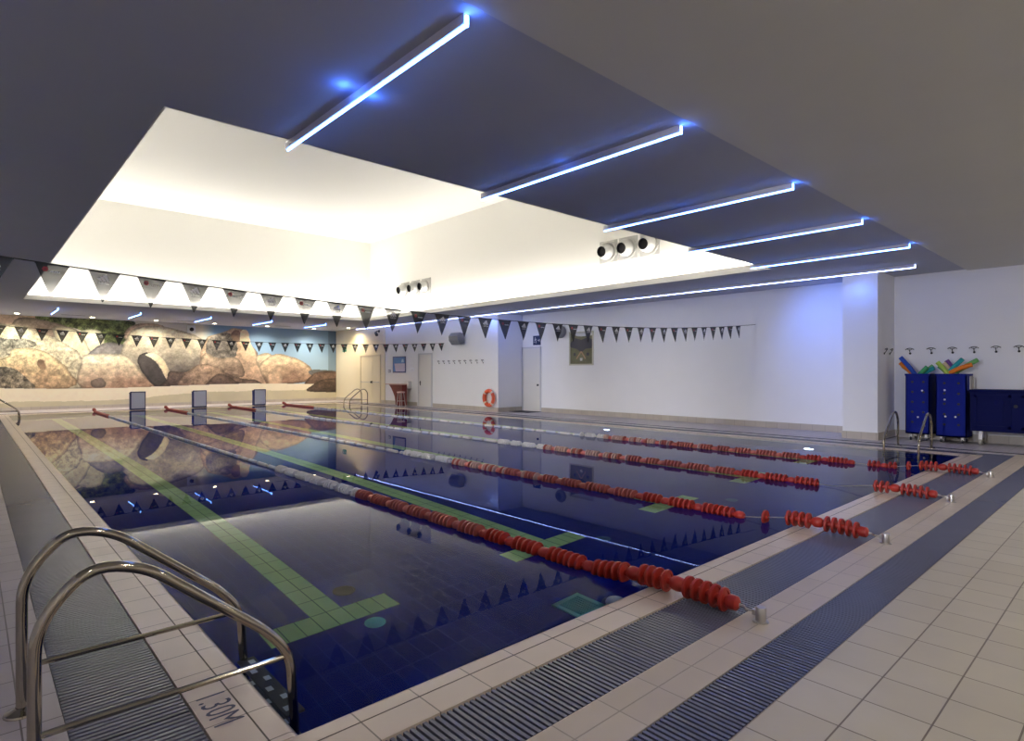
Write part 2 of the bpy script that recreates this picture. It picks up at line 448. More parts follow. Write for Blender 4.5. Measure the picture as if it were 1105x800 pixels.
# ------------------------------------------------------------------ ladders
def ladder(label, loc, rotz, sep, hs=1.0):
    t = thing('pool_ladder', label, 'ladder', loc, rotz, 'steel pool ladders')
    # local: x from deck leg (0) to pool leg (.94); y = 0 and sep
    for y in (0, sep):
        path = [(0, y, 0), (0, y, .60 * hs), (.16, y, .775 * hs), (.34, y, .735 * hs), (.82, y, .335 * hs), (.92, y, .20 * hs), (.94, y, -.2), (.94, y, -1.0)]
        sm = smooth_path(path, .13, 6)
        m = MB(); m.tube(sm, .0215, 14); h = m.build('handrail', M_steel, t)
        m = MB(); m.tube([(.0, y, .20), (.925, y, .20)], .0125, 10); m.build('tie_bar', M_steel, h)
        m = MB(); m.lathe([(.024, .028), (.034, .022), (.062, .010), (.066, .003), (.066, 0)], (0, y, 0), 'z', 20); m.build('base_flange', M_steel, h)
    for k, z in enumerate((-.16, -.42, -.68)):
        m = MB(); m.bbox(.90, .99, .0, sep, z - .012, z + .012, .005); s = m.build('step', M_dark, t)
        for q in range(6):
            m = MB(); yy = .06 + (sep - .12) * q / 5
            m.box(.915 + .03 * (q % 2), .945 + .03 * (q % 2), yy - .022, yy + .022, z + .012, z + .0145)
            m.build('grip_pad', M_white, s)
    return t
ladder('large steel pool ladder in the foreground at the near left edge', (.170, 2.70, 0), 0, .68)
ladder('steel pool ladder at the far end of the left pool edge', (.30, 25.45, 0), 0, .58, .92)
ladder('steel pool ladder on the right edge in front of the blue bins', (14.02, 3.60, 0), PI, .57, .92)
ladder('steel pool ladder at the far right pool corner near the cream doors', (13.97, 26.0, 0), PI, .58, .92)

# ------------------------------------------------------------------ lane ropes
PROF = [(.014, -.031), (.022, -.031), (.022, -.008), (.056, -.004), (.058, -.010), (.073, -.010), (.0755, 0), (.073, .010), (.058, .010), (.056, .004), (.022, .008), (.022, .031), (.014, .031)]
def disc_mesh(nm, m_):
    m = MB(); m.lathe(PROF, (0, 0, 0), 'y', 18, closed=True)
    # spokes pierced rim look
    o = m.build(nm, m_); me = o.data; bpy.data.objects.remove(o); return me
D_red, D_pink, D_wht, D_mix = disc_mesh('float_disc_red', M_red), disc_mesh('float_disc_pink', M_pink), disc_mesh('float_disc_white', M_wfl), disc_mesh('float_disc_pale', M_mix)
def spool(nm, m_):
    m = MB(); m.lathe([(.0, -.05), (.030, -.05), (.046, -.03), (.050, 0), (.046, .03), (.030, .05), (0, .05)], (0, 0, 0), 'y', 16)
    o = m.build(nm, m_); me = o.data; bpy.data.objects.remove(o); return me
S_red, S_pink = spool('spool_red', M_red), spool('spool_pink', M_pink)
def rope_z(y):
    if y < 2.34: return .078 if y > 1.95 else .078 - .03 * (1.95 - y) / .3
    if y < 2.95: k = (y - 2.34) / .61; k = k * k * (3 - 2 * k); return .078 * (1 - k) + .004 * k
    if y > Y1 - .3: k = min(1, (y - Y1 + .3) / .3); return .004 + .075 * k
    return .004
names = ['first lane rope from the left, its red floats lying over the near coping',
         'second lane rope from the left, with one loose red float near the coping',
         'third lane rope from the left, with a bare gap before the near coping',
         'rightmost lane rope, its red floats next to the right ladder']
GAPS = [[], [(2.48, 2.66), (2.74, 2.90)], [(2.45, 3.05)], [(2.50, 2.60), (2.66, 2.80), (3.22, 3.42)]]
for ri, rx in enumerate(ROPES):
    t = thing('lane_rope', names[ri], 'lane rope', (rx, 0, 0), 0, 'lane ropes across the pool')
    ys = list(np.arange(1.62, 3.2, .06)) + list(np.arange(3.2, Y1 - .3, .5)) + list(np.arange(Y1 - .3, Y1 + .19, .06))
    m = MB(); m.tube([(0, y, rope_z(y)) for y in ys], .006, 6); m.build('cable', M_sat, t)
    discs = []
    y = 1.85; k = 0
    while y < Y1 + .05:
        n = (5, 4, 5, 6)[k % 4]
        for i in range(n):
            discs.append((y, 'd')); y += .062
        discs.append((y + .022, 's')); y += .106
        k += 1
    discs = [d for d in discs if not any(a < d[0] < b for a, b in GAPS[ri])]
    rest = MB(); restw = MB(); cnt = 0
    for (y, kd) in discs:
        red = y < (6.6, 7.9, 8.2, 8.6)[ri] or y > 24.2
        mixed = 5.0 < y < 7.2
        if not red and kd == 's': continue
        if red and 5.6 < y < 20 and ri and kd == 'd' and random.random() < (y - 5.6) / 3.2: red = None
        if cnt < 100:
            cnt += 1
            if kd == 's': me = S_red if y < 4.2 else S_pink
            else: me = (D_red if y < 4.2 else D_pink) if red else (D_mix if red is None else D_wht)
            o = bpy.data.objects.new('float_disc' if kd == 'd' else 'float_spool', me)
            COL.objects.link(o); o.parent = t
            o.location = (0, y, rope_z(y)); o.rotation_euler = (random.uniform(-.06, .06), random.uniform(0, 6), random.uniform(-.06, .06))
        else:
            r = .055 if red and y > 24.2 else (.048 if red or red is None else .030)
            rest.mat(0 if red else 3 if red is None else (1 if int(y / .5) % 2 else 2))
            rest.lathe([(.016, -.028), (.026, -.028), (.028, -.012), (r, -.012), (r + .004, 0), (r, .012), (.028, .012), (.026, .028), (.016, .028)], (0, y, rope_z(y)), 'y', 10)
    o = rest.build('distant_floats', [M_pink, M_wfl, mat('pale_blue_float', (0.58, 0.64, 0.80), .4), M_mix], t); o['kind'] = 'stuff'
    # red end cone and the anchor post with shackle
    m = MB(); m.lathe([(0, 1.75), (.022, 1.75), (.044, 1.765), (.047, 1.805), (.040, 1.825), (0, 1.825)], (0, 0, rope_z(1.82)), 'y', 16); m.build('end_cone', M_red, t)
    m = MB(); m.tube([(0, 1.765, .068), (.012, 1.73, .06), (-.012, 1.70, .052), (.012, 1.675, .048), (0, 1.66, .046)], .008, 8); m.build('tension_hook', M_sat, t)
    a = thing('anchor_post', 'short steel anchor post on the deck at the near end of the ' + ('first', 'second', 'third', 'rightmost')[ri] + ' lane rope', 'anchor', (rx, 1.615, 0), 0, 'rope anchor posts on the near deck')
    m = MB(); m.lathe([(0, 0), (.046, 0), (.046, .006), (.030, .008), (.030, .082), (.026, .088), (0, .088)], (0, 0, 0), 'z', 20); m.build('post', M_sat, a)
    m = MB(); m.box(-.010, .010, .027, .052, .030, .062); m.build('eye_lug', M_sat, a)

# ------------------------------------------------------------------ pool floor fittings
def disc_thing(name, label, cat, x, y, z, r, m_, h=.012, group=None, rim=None):
    t = thing(name, label, cat, (x, y, z), 0, group)
    m = MB(); m.lathe([(0, h), (r * .72, h), (r * .80, h * .7)], (0, 0, 0), 'z', 24); m.build('cover', m_, t)
    m = MB(); m.lathe([(r * .80, h * .7), (r, h * .6), (r, 0)], (0, 0, 0), 'z', 24); m.build('rim', rim or m_, t)
    return t
M_teal = mat('teal_plastic', (0.06, 0.36, 0.36), .8, spec=0); M_teal2 = mat('pale_teal_plastic', (0.16, 0.52, 0.50), .8, spec=0); M_dim = mat('dim_blue_plastic', (0.05, 0.12, 0.24), .8, spec=0); M_mat_black = mat('dark_cover', (0.008, 0.009, 0.02), .8, spec=0)
disc_thing('floor_drain', 'dark round drain cover on the pool floor beside the near lane marking', 'drain', 2.49, 4.96, zf, .10, M_mat_black)
disc_thing('floor_inlet', 'pale teal round inlet on the pool floor just below the first lane marking bar', 'inlet', 2.42, 4.28, zf, .085, M_teal2, group='round inlets on the pool floor')
disc_thing('floor_inlet', 'pale round inlet on the pool floor left of the second lane rope', 'inlet', 5.30, 4.25, zf, .085, M_dim, group='round inlets on the pool floor')
disc_thing('floor_inlet', 'pale round inlet on the pool floor right of the third lane rope marking bar', 'inlet', 7.9, 4.05, zf, .085, M_dim, group='round inlets on the pool floor')
M_plight = emit('pool_lamp_lens', (.62, .80, 1.0), 14)
for lb, y in (('lit round underwater lamp in the right pool wall in front of the near pier', 5.05), ('lit round underwater lamp in the right pool wall, further from the near pier', 10.5)):
    t = thing('pool_lamp', lb, 'pool lamp', (X1, y, -1.0), 0, 'lit underwater lamps in the pool wall')
    m = MB(); m.lathe([(0, -.02), (.09, -.02), (.10, -.014)], (0, 0, 0), 'x', 24); m.build('lens', M_plight, t)
    m = MB(); m.lathe([(.10, -.014), (.13, -.010), (.13, -.001)], (0, 0, 0), 'x', 24); m.build('rim', M_dim, t)
t = thing('main_drain', 'square teal grille on the pool floor near the first rope', 'drain', (3.86, 3.36, zf), 0)
m = MB(); s = .165
for a in ((-s, s, -s, -s + .04), (-s, s, s - .04, s), (-s, -s + .04, -s, s), (s - .04, s, -s, s)): m.box(*a, 0, .02)
m.build('frame', M_teal2, t)
m = MB()
for i in range(9): m.box(-s + .045 + i * .03 - .008, -s + .045 + i * .03 + .008, -s + .04, s - .04, 0, .016)
m.build('grille', M_teal, t)
t = thing('wall_inlet', 'pale round inlet nozzle low on the near pool wall beside the square grille', 'inlet', (4.13, 3.18, zf), 0)
m = MB(); m.lathe([(0, .10), (.04, .092), (.075, .06), (.085, .02), (.085, 0)], (0, 0, 0), 'z', 20); m.build('dome', M_white, t)
m = MB(); m.lathe([(.085, .012), (.12, .010), (.12, 0)], (0, 0, 0), 'z', 20); m.build('collar', M_navyp, t)

# ------------------------------------------------------------------ pennant lines
def pennant_line(label, y, x_first, n, x0, x1, samples, logo_first, H=.325, W=.27, dx=.4352):
    t = thing('pennant_line', label, 'pennants', (0, y, 0), 0, 'backstroke pennant lines over the pool')
    co_ = np.polyfit([s[0] for s in samples], [s[1] for s in samples], 2)
    zz = lambda x: float(np.polyval(co_, x))
    m = MB(); m.tube([(x, 0, zz(x)) for x in np.linspace(x0, x1, 60)], .006, 6); m.build('cord', M_cord, t)
    for i in range(n):
        x = x_first + i * dx
        hw = W / 2
        sl = (zz(x + .1) - zz(x - .1)) / .2
        tw = random.uniform(-.05, .05)
        rows = 6; vs = []; fs = []
        for r in range(rows + 1):
            k = r / rows
            ww = hw * (1 - k) + .004
            for c in (-1, -.5, 0, .5, 1):
                px = ww * c
                vs.append((px, .012 * math.sin(k * 2.5 + i) * k + .012 * tw * c + .004 * math.cos(c * 2 + i), -H * k))
        for r in range(rows):
            for c in range(4):
                a = r * 5 + c; fs.append((a, a + 1, a + 6, a + 5))
        mb = MB(); mb.add(vs, fs)
        mb.box(-hw - .004, hw + .004, -.004, .004, -.014, .004)
        o = mb.build('pennant', M_flag, t, loc=(x, 0, zz(x))); o.rotation_euler = (random.uniform(-.04, .04), -math.atan(sl), tw)
        q = MB(); yy = -.0105 - .006
        if (i % 2 == 0) == logo_first:
            # three slanted bars of growing height with the word below
            bz = -.105
            for j, hh in enumerate((.030, .052, .074)):
                xb = -.052 + j * .034
                top = xb - .0; 
                q.add([(xb, yy, bz), (xb + .026, yy, bz), (xb + .026 - .0, yy, bz + .004), (xb + .026 - hh * .62 * .0 - .004, yy, bz + hh * .80), (xb - .020 , yy, bz + hh * .98)][:0], [])
                w_ = .021
                # parallelogram leaning left
                lean = hh * .48
                q.add([(xb + .012, yy, bz), (xb + .012 + w_, yy, bz), (xb + .012 + w_ - lean * .9, yy, bz + hh), (xb - lean * .9, yy, bz + hh * .82)], [(0, 1, 2, 3)])
            Mt = Matrix(((1, 0, 0, 0), (0, 0, -1, yy), (0, 1, 0, bz - .020), (0, 0, 0, 1)))
            if y < 10:
                v2, f2 = text_mesh('adidas', .040, Mt, .95); q.add(v2, f2)
            else: q.box(-.045, .045, yy - .0005, yy, bz - .024, bz - .012)
            q.build('printed_mark', M_wmark, o, smooth=0)
        else:
            for a in range(6):
                an = a * PI / 3
                cx_, cz_ = -.055 + .016 * math.cos(an), -.062 + .016 * math.sin(an)
                q.add([(cx_ + .011 * math.cos(b_ * PI / 4), yy, cz_ + .011 * math.sin(b_ * PI / 4)) for b_ in range(8)], [tuple(range(8))])
            q.mat(1)
            for a in range(5):
                q.add([(-.018 + a * .018, yy, -.088), (-.006 + a * .018, yy, -.088), (-.004 + a * .018, yy, -.070 - .004 * (a % 2)), (-.016 + a * .018, yy, -.070 - .006 * ((a + 1) % 2))], [(0, 1, 2, 3)])
            q.build('printed_mark', [M_rmark, M_wmark], o, smooth=0)
pennant_line('near string of large black pennants strung across the pool', 7.5, 0.615 - .435, 35, -2.19, 15.975,
             [(.21, 2.611), (.6, 2.582), (1.44, 2.549), (3.08, 2.47), (5.2, 2.394), (7.76, 2.385), (10.7, 2.468), (14.65, 2.70), (15.98, 2.82)], True)
pennant_line('far string of small black pennants in front of the beach mural', 20.3, 1.01 - .437 * 2, 34, -2.19, 14.745,
             [(1.017, 2.706), (2.79, 2.599), (5.88, 2.512), (8.55, 2.526), (12.07, 2.607), (15.1, 2.745)], True, dx=.4375)

# ------------------------------------------------------------------ blue LED battens
def led(label, x, y0, y1, M_led=M_led, rs=.009):
    t = thing('led_batten', label, 'led light', (x, (y0 + y1) / 2, ZC), 0, 'blue LED battens under the ceiling')
    L = (y1 - y0) / 2
    m = MB(); m.box(-.022, .022, -L, L, -.065, -.0005); m.build('profile', M_prof, t)
    m = MB(); m.tube([(0, -L + .005, -.074), (0, L - .005, -.074)], rs, 10); m.build('led_strip', M_led, t)
    m = MB(); m.box(-.010, .010, -L - .010, -L, -.082, -.012); m.build('end_cap', M_led, t)
    return t
for i, lx in enumerate(LANES):
    led(f'blue LED batten on the near soffit above the {("leftmost", "second", "third", "fourth", "rightmost")[i]} lane', lx + .03, 2.92, 5.74)
for i, lx in enumerate(LANES):
    led(f'short blue LED batten on the far soffit above the {("leftmost", "second", "third", "fourth", "rightmost")[i]} lane', lx, 25.7, 28.0)
led('long blue LED line running along the right wall soffit', 14.42, 3.40, 27.4, M_ledw, .007)
# blue light leaking at the mounting clips
def blue_spot(x, y, z, e):
    l = bpy.data.lights.new('blue_clip_glow', 'POINT'); l.energy = e; l.color = (.05, .18, 1); l.shadow_soft_size = .03
    o = bpy.data.objects.new('blue_clip_glow', l); COL.objects.link(o); o.location = (x, y, z)
for i, lx in enumerate(LANES):
    e = (1.0, .16, .06, .04, .03)[i]
    blue_spot(lx - .11, 4.28, ZC - .06, 1.0 * e); blue_spot(lx + .14, 4.30, ZC - .06, .9 * e)
    blue_spot(lx + .03, 2.86, ZC - .06, .45)
def blue_beam(p, q, e, deg):  # added blue spots without fixtures, deepen the LED glow on the walls
    l = bpy.data.lights.new('added_blue_beam', 'SPOT'); l.energy = e; l.color = (.10, .24, 1); l.shadow_soft_size = .12; l.spot_size = math.radians(deg); l.spot_blend = 1
    o = bpy.data.objects.new('added_blue_beam', l); COL.objects.link(o); o.location = p
    o.rotation_euler = (Vector(q) - Vector(p)).to_track_quat('-Z', 'Y').to_euler()
blue_beam((14.42, 6.2, 3.62), (16.0, 5.3, 2.3), 75, 120)
blue_beam((14.30, 4.5, 3.62), (14.78, 4.55, 2.9), 14, 110)
blue_beam((14.42, 17.1, 3.62), (14.75, 17.1, 3.0), 16, 110)
blue_beam((14.42, 15.6, 3.62), (15.6, 16.85, 2.2), 22, 110)

# ------------------------------------------------------------------ downlights along the mural and soffit vents
for i, dx_ in enumerate([-1.0, 1.33, 3.68, 5.95, 8.3, 10.68, 13.05]):
    nm = ('leftmost of the row', 'first from the left in view', 'second from the left', 'third from the left', 'fourth from the left', 'fifth from the left', 'rightmost of the row')[i]
    t = thing('downlight', f'warm round downlight in the far soffit over the mural, {nm}', 'downlight', (dx_, 29.25, ZC), 0, 'downlights over the mural')
    m = MB(); m.lathe([(.075, -.004), (.105, -.008), (.11, 0)], (0, 0, 0), 'z', 24); m.build('trim_ring', M_white, t)
    m = MB(); m.lathe([(0, -.006), (.076, -.006), (.078, -.001)], (0, 0, 0), 'z', 24); m.build('lens', M_downl, t)
    l = bpy.data.lights.new('downlight_beam', 'SPOT'); l.energy = DOWN; l.color = (1, .90, .74); l.spot_size = 2.7; l.spot_blend = .8; l.shadow_soft_size = .07
    o = bpy.data.objects.new('downlight_beam', l); COL.objects.link(o); o.location = (dx_, 29.25, ZC - .02)
t = thing('downlight', 'warm round downlight in front of the cream double door', 'downlight', (14.1, 27.6, ZC), 0, 'downlights over the mural')
m = MB(); m.lathe([(.075, -.004), (.105, -.008), (.11, 0)], (0, 0, 0), 'z', 24); m.build('trim_ring', M_white, t)
m = MB(); m.lathe([(0, -.006), (.076, -.006), (.078, -.001)], (0, 0, 0), 'z', 24); m.build('lens', M_downl, t)
l = bpy.data.lights.new('downlight_beam', 'SPOT'); l.energy = DOWN; l.color = (1, .80, .50); l.spot_size = 2.7; l.spot_blend = .8; l.shadow_soft_size = .07
o = bpy.data.objects.new('downlight_beam', l); COL.objects.link(o); o.location = (14.1, 27.6, ZC - .02)
# unseen downlights added behind the viewer to brighten deck and right wall
for i, dx_ in enumerate((-.6, 2.4, 5.4, 8.4, 11.4, 14.2)):
    nm = ('first', 'second', 'third', 'fourth', 'fifth', 'sixth')[i]
    t = thing('downlight', f'added unseen fill downlight in the near ceiling behind the viewer, {nm} of six', 'downlight', (dx_, -.9, ZC - .025), 0, 'added fill downlights behind the viewer')
    m = MB(); m.lathe([(.075, -.004), (.105, -.008), (.11, 0)], (0, 0, 0), 'z', 24); m.build('trim_ring', M_white, t)
    m = MB(); m.lathe([(0, -.006), (.076, -.006), (.078, -.001)], (0, 0, 0), 'z', 24); m.build('lens', M_downl, t)
    l = bpy.data.lights.new('downlight_beam', 'SPOT'); l.energy = NEAR; l.color = (1, .93, .82); l.spot_size = 2.75; l.spot_blend = .8; l.shadow_soft_size = .10
    o = bpy.data.objects.new('downlight_beam', l); COL.objects.link(o); o.location = (dx_, -.9, ZC - .05)
# unseen fill spotlights added on the left wall to brighten the right wall
for i, sy in enumerate((2.5, 7.5, 12.5, 17.5)):
    t = thing('fill_spotlight', f'added unseen fill spotlight high on the left wall aimed across the pool, {("first", "second", "third", "fourth")[i]} of four', 'spotlight', (XL, sy, 2.90), 0, 'added fill spotlights on the left wall')
    m = MB(); m.bbox(.001, .03, -.09, .09, -.09, .09, .008); m.build('back_plate', M_white, t)
    m = MB(); m.tube([(.02, 0, 0), (.12, 0, 0)], .02, 10); m.build('arm', M_white, t)
    m = MB(); m.lathe([(0, .10), (.06, .10), (.09, .16), (.10, .28), (.092, .28), (.085, .20), (0, .18)], (0, 0, 0), 'x', 24); m.build('head', M_white, t)
    l = bpy.data.lights.new('fill_spot_beam', 'SPOT'); l.energy = WASH; l.color = (.92, .93, 1); l.spot_size = math.radians(34); l.spot_blend = .9; l.shadow_soft_size = .25
    o = bpy.data.objects.new('fill_spot_beam', l); COL.objects.link(o); o.location = (XL + .30, sy, 2.90)
    o.rotation_euler = (Vector((XR, sy + .5, .35)) - Vector((XL + .30, sy, 2.90))).to_track_quat('-Z', 'Y').to_euler()
for i, vx in enumerate((3.0, 7.0, 11.2)):
    t = thing('air_vent', f'dark slot vent in the far soffit, {("left", "middle", "right")[i]} one of three', 'vent', (vx, 28.7, ZC), 0, 'slot vents in the far soffit')
    m = MB(); m.box(-.38, .38, -.06, -.04, -.008, -.0005); m.box(-.38, .38, .04, .06, -.008, -.0005); m.box(-.38, -.36, -.06, .06, -.008, -.0005); m.box(.36, .38, -.06, .06, -.008, -.0005); m.build('frame', M_grey, t)
    m = MB(); m.box(-.36, .36, -.04, .04, -.004, -.0005); m.build('slot', M_black, t)

# ------------------------------------------------------------------ jet nozzles in the recess
for g, ys in (('near', (10.55, 9.87, 9.16)), ('far', (21.2, 20.4, 19.65))):
    for i, y in enumerate(ys):
        t = thing('jet_nozzle', f'white ball jet air nozzle, {("left", "middle", "right")[i]} one of the {g} three in the recess', 'air nozzle', (RX1, y, 4.93), 0, 'jet nozzles on the recess wall')
        m = MB(); m.bbox(-.03, -.001, -.31, .31, -.31, .31, .008); m.build('mounting_plate', M_noz, t)
        m = MB(); m.lathe([(.29, 0), (.295, -.05), (.27, -.06), (.24, -.055)], (-.02, 0, 0), 'x', 28); m.build('collar', M_noz, t)
        # ball turned down towards the pool and the viewer
        m = MB(); prof = [(.235 * math.cos(a), .235 * math.sin(a)) for a in np.linspace(-.3, .87, 10)]
        prof += [(.150, .225), (.140, .19)]
        m.lathe(prof, (0, 0, 0), 'z', 28); b_ = m.build('ball', M_noz, t, loc=(-.13, 0, -.01)); b_.rotation_euler = (0, math.radians(-100), math.radians(2))
        m = MB(); m.lathe([(0, .14), (.12, .14), (.146, .215)], (0, 0, 0), 'z', 24); m.build('mouth', M_black, b_)

# ------------------------------------------------------------------ doors
def door(name, x, y0, y1, ztop, mb_frame, double=False, handle_side=0, mats=(M_door, M_frame)):
    t = bpy.data.objects.new(name, None); COL.objects.link(t); t.location = (x, 0, 0); t['kind'] = 'structure'
    m = MB(); fw = .06
    m.box(-.035, .0, y0 - fw, y0, 0, ztop + fw); m.box(-.035, .0, y1, y1 + fw, 0, ztop + fw); m.box(-.035, .0, y0 - fw, y1 + fw, ztop, ztop + fw)
    m.build('door_frame', mats[1], t, smooth=0)
    spl = [(y0, y1)] if not double else [(y0, y0 + (y1 - y0) * .38), (y0 + (y1 - y0) * .38, y1)]
    for k, (a, b) in enumerate(spl):
        m = MB(); m.box(-.018, -.001, a + .006, b - .006, .01, ztop - .006)
        m.build('door_leaf', mats[0], t, smooth=0)
    return t
d1 = door('door_1', XR, 15.85, 16.78, 2.42, M_frame)
m = MB(); m.bbox(-.05, -.018, 15.91, 16.0, .98, 1.05, .008); m.build('door_handle', M_black, d1)
d2 = door('door_2', XF, 21.25, 22.2, 2.28, M_frame)
m = MB(); m.box(-.024, -.018, 22.06, 22.12, .92, 1.12); m.tube([(-.02, 22.09, 1.05), (-.07, 22.09, 1.05), (-.07, 21.98, 1.05)], .013, 8); m.build('door_handle', M_black, d2)
d3 = door('door_3', XF - .05, 25.5, 27.4, 2.30, M_frame, True, mats=(M_cream, mat('cream_frame', (.68, .60, .42), .5)))
m = MB(); m.tube([(-.07, 25.6, 1.02), (-.07, 26.15, 1.02)], .016, 8); m.tube([(-.07, 26.35, 1.02), (-.07, 27.3, 1.02)], .016, 8)
for y in (25.62, 26.13, 26.37, 27.28): m.box(-.075, -.018, y - .02, y + .02, 1.0, 1.04)
m.build('push_bar', M_sat, d3)
m = MB(); m.bbox(-.085, -.018, 26.2, 26.34, .97, 1.07, .01); m.build('lock_box', M_black, d3)
o = MB().bbox(XR - .75, XR - .04, 15.75, 16.80, .001, .014, .004).build('door_mat', M_black); tag(o, 'dark mat lying in front of the white door', 'mat')

# ------------------------------------------------------------------ things on the walls
def pictogram(name, label, cat, x, y, z, wy, wz, col, marks):
    t = thing(name, label, cat, (x, y, z))
    m = MB(); m.bbox(-.02, -.001, -wy / 2, wy / 2, -wz / 2, wz / 2, .004); m.build('plate', mat(name + '_plate', col, .4), t)
    m = MB()
    for (a, b, c, d) in marks: m.box(-.0225, -.0205, a * wy, b * wy, c * wz, d * wz)
    m.build('symbol', M_wmark, t)
    return t
# running figure and arrow in blocks
run = [(.18, .26, .22, .34), (.10, .28, -.02, .2), (.02, .12, .08, .14), (.28, .36, -.06, 0), (.06, .14, -.3, -.02), (.24, .36, -.22, -.14), (-.36, -.1, -.04, .04), (-.40, -.28, -.12, .12)]
pictogram('exit_sign', 'small green exit sign high on the cream wall beside the mural', 'sign', XF - .05, 29.2, 2.70, .42, .22, (0.0, .22, .10), run)
pictogram('door_sign', 'dark blue pictogram sign above the white door by the dark mat', 'sign', XR, 16.02, 2.72, .40, .36, (.01, .03, .10), run)

# framed picture
t = thing('framed_picture', 'tall framed picture with dark top and olive lower part on the right wall', 'picture', (XR, 13.80, 2.35))
W2, H2 = .56, .60
m = MB()
for a in ((-W2, W2, H2 - .05, H2), (-W2, W2, -H2, -H2 + .05), (-W2, -W2 + .05, -H2, H2), (W2 - .05, W2, -H2, H2)): m.box(-.03, -.001, *a)
m.build('frame', mat('pale_frame', (.55, .53, .45), .4), t, smooth=0)
m = MB(); m.box(-.012, -.002, -W2 + .05, W2 - .05, -H2 + .05, H2 - .05)
m.mat(1); m.prism([(-.51, .0), (-.51, .30), (-.3, .38), (0, .30), (.3, .38), (.51, .2), (.51, .05), (.2, -.02), (0, -.15), (-.2, -.02)], 'x', -.0135, -.012)
m.mat(2); m.prism([(-.5, .44), (-.5, .54), (.45, .54), (.2, .44), (0, .42)], 'x', -.014, -.012)
m.mat(3); m.prism([(-.02, -.12), (.02, -.10), (.24, -.36), (.20, -.38)], 'x', -.0145, -.012); m.prism([(.02, -.12), (-.02, -.10), (-.22, -.36), (-.18, -.38)], 'x', -.0145, -.012)
m.mat(2); m.prism([(-.05, -.44), (.05, -.44), (.06, -.34), (-.06, -.34)], 'x', -.0145, -.012)
m.mat(1); m.prism([(-.36, -.26), (-.24, -.26), (-.24, -.16), (-.36, -.16)], 'x', -.0145, -.012); m.prism([(.36, -.26), (.26, -.26), (.26, -.16), (.36, -.16)], 'x', -.0145, -.012)
m.build('print', [mat('olive_print', (.13, .13, .07), .4, noise=.4, scale=6), mat('dark_print', (.02, .022, .05), .4), M_wmark, mat('tan_print', (.45, .28, .18), .4)], t, smooth=0)

# blue poster
t = thing('poster', 'blue and white framed notice above the dark red counter', 'poster', (XF, 23.85, 1.86))
m = MB(); m.box(-.02, -.001, -.56, .56, -.38, .38); m.build('frame', M_navyp, t)
m = MB(); m.box(-.022, -.0205, -.50, .50, -.32, .34); m.mat(1); m.prism([(.30, -.32), (.40, .05), (-.50, .05), (-.50, -.32)], 'x', -.0235, -.022)
m.mat(2); m.prism([(-.42, .10), (-.2, .10), (-.25, .25), (-.38, .25)], 'x', -.0235, -.022)
m.build('print', [mat('blue_print', (.03, .16, .48), .4), mat('lilac_print', (.55, .52, .68), .4), mat('pale_blue_print', (.35, .5, .7), .4)], t, smooth=0)

def hook(label, loc, rotz, group):
    t = thing('coat_hook', label, 'hook', loc, rotz, group)       # local -x points into the room
    m = MB(); m.lathe([(0, -.012), (.020, -.012), (.024, -.006), (.024, -.001)], (0, 0, -.055), 'x', 12); m.build('base', M_black, t)
    m = MB(); m.tube([(-.010, 0, -.055), (-.025, 0, -.03), (-.045, 0, .0), (-.05, 0, .035)], .007, 8)
    arc = [(-.05 - .012 * math.cos(a * 2), .085 * math.sin(a), .040 + .022 * math.cos(a * 1.6)) for a in np.linspace(-1.3, 1.3, 11)]
    m.tube(arc, .008, 8); m.tube([(-.05, -.045, .043), (-.05, 0, .012), (-.05, .045, .043)], .006, 8)
    m.build('prongs', M_black, t)
for i, y in enumerate((3.86, 3.45, 3.06, 2.68, 2.31, 1.94)):
    hook(('black double coat hook nearest the pier, above the blue bins', 'black double coat hook second from the pier on the right wall', 'black double coat hook above the right blue bin', 'black double coat hook just right of the blue bins', 'black double coat hook second from the right picture edge', 'black double coat hook at the right picture edge')[i], (XR, y, 1.99), 0, 'coat hooks on the right wall')
for i, x in enumerate((15.2, 15.6)):
    hook(('black coat hook on the pier side, left one', 'black coat hook on the pier side, right one')[i], (x, 4.175, 1.98), PI / 2, 'coat hooks on the pier')
for i in range(9):
    y = 20.68 - i * .366
    hook(f'dark coat hook, {("first", "second", "third", "fourth", "fifth", "sixth", "seventh", "eighth", "ninth")[i]} from the grey door towards the ring buoy', (XF, y, 1.93), 0, 'coat hooks on the far right wall')

# speakers and cameras
t = thing('wall_speaker', 'dark grey angular loudspeaker tilted down on the far right wall above the coat hooks', 'speaker', (XF, 19.15, 2.86))
m = MB(); m.prism([(-.42, .10), (-.30, .24), (-.08, .20), (-.08, -.18), (-.26, -.24), (-.40, -.08)], 'y', -.3, .3); m.build('cabinet', M_grey, t, smooth=0)
m = MB(); m.tube([(0, 0, -.05), (-.12, 0, -.05)], .03, 10); m.box(-.02, -.001, -.06, .06, -.12, .06); m.build('bracket', M_dark, t)
t = thing('wall_speaker', 'round grey loudspeaker on the right wall left of the framed picture', 'speaker', (XR, 14.72, 2.98))
m = MB(); m.lathe([(0, -.20), (.14, -.20), (.20, -.17), (.235, -.10), (.22, -.03), (.12, -.001)], (0, 0, 0), 'x', 24); m.build('cabinet', M_grey, t)
m = MB(); m.lathe([(0, -.205), (.13, -.205), (.135, -.20)], (0, 0, 0), 'x', 24); m.build('front_mesh', M_dark, t)
t = thing('security_camera', 'small white box with black camera high on the mural wall', 'camera', (7.55, YM - .02, 3.50), 0)
m = MB(); m.bbox(-.17, .17, -.10, .01, -.19, .17, .02); m.build('housing', M_white, t)
m = MB(); m.lathe([(.09, -.10), (.085, -.15), (.05, -.18), (0, -.19)], (0, 0, -.02), 'y', 16); m.build('lens', M_black, t)
t = thing('security_camera', 'black camera under the ceiling beside the cream double door', 'camera', (XF - .05, 25.6, 3.42), 0)
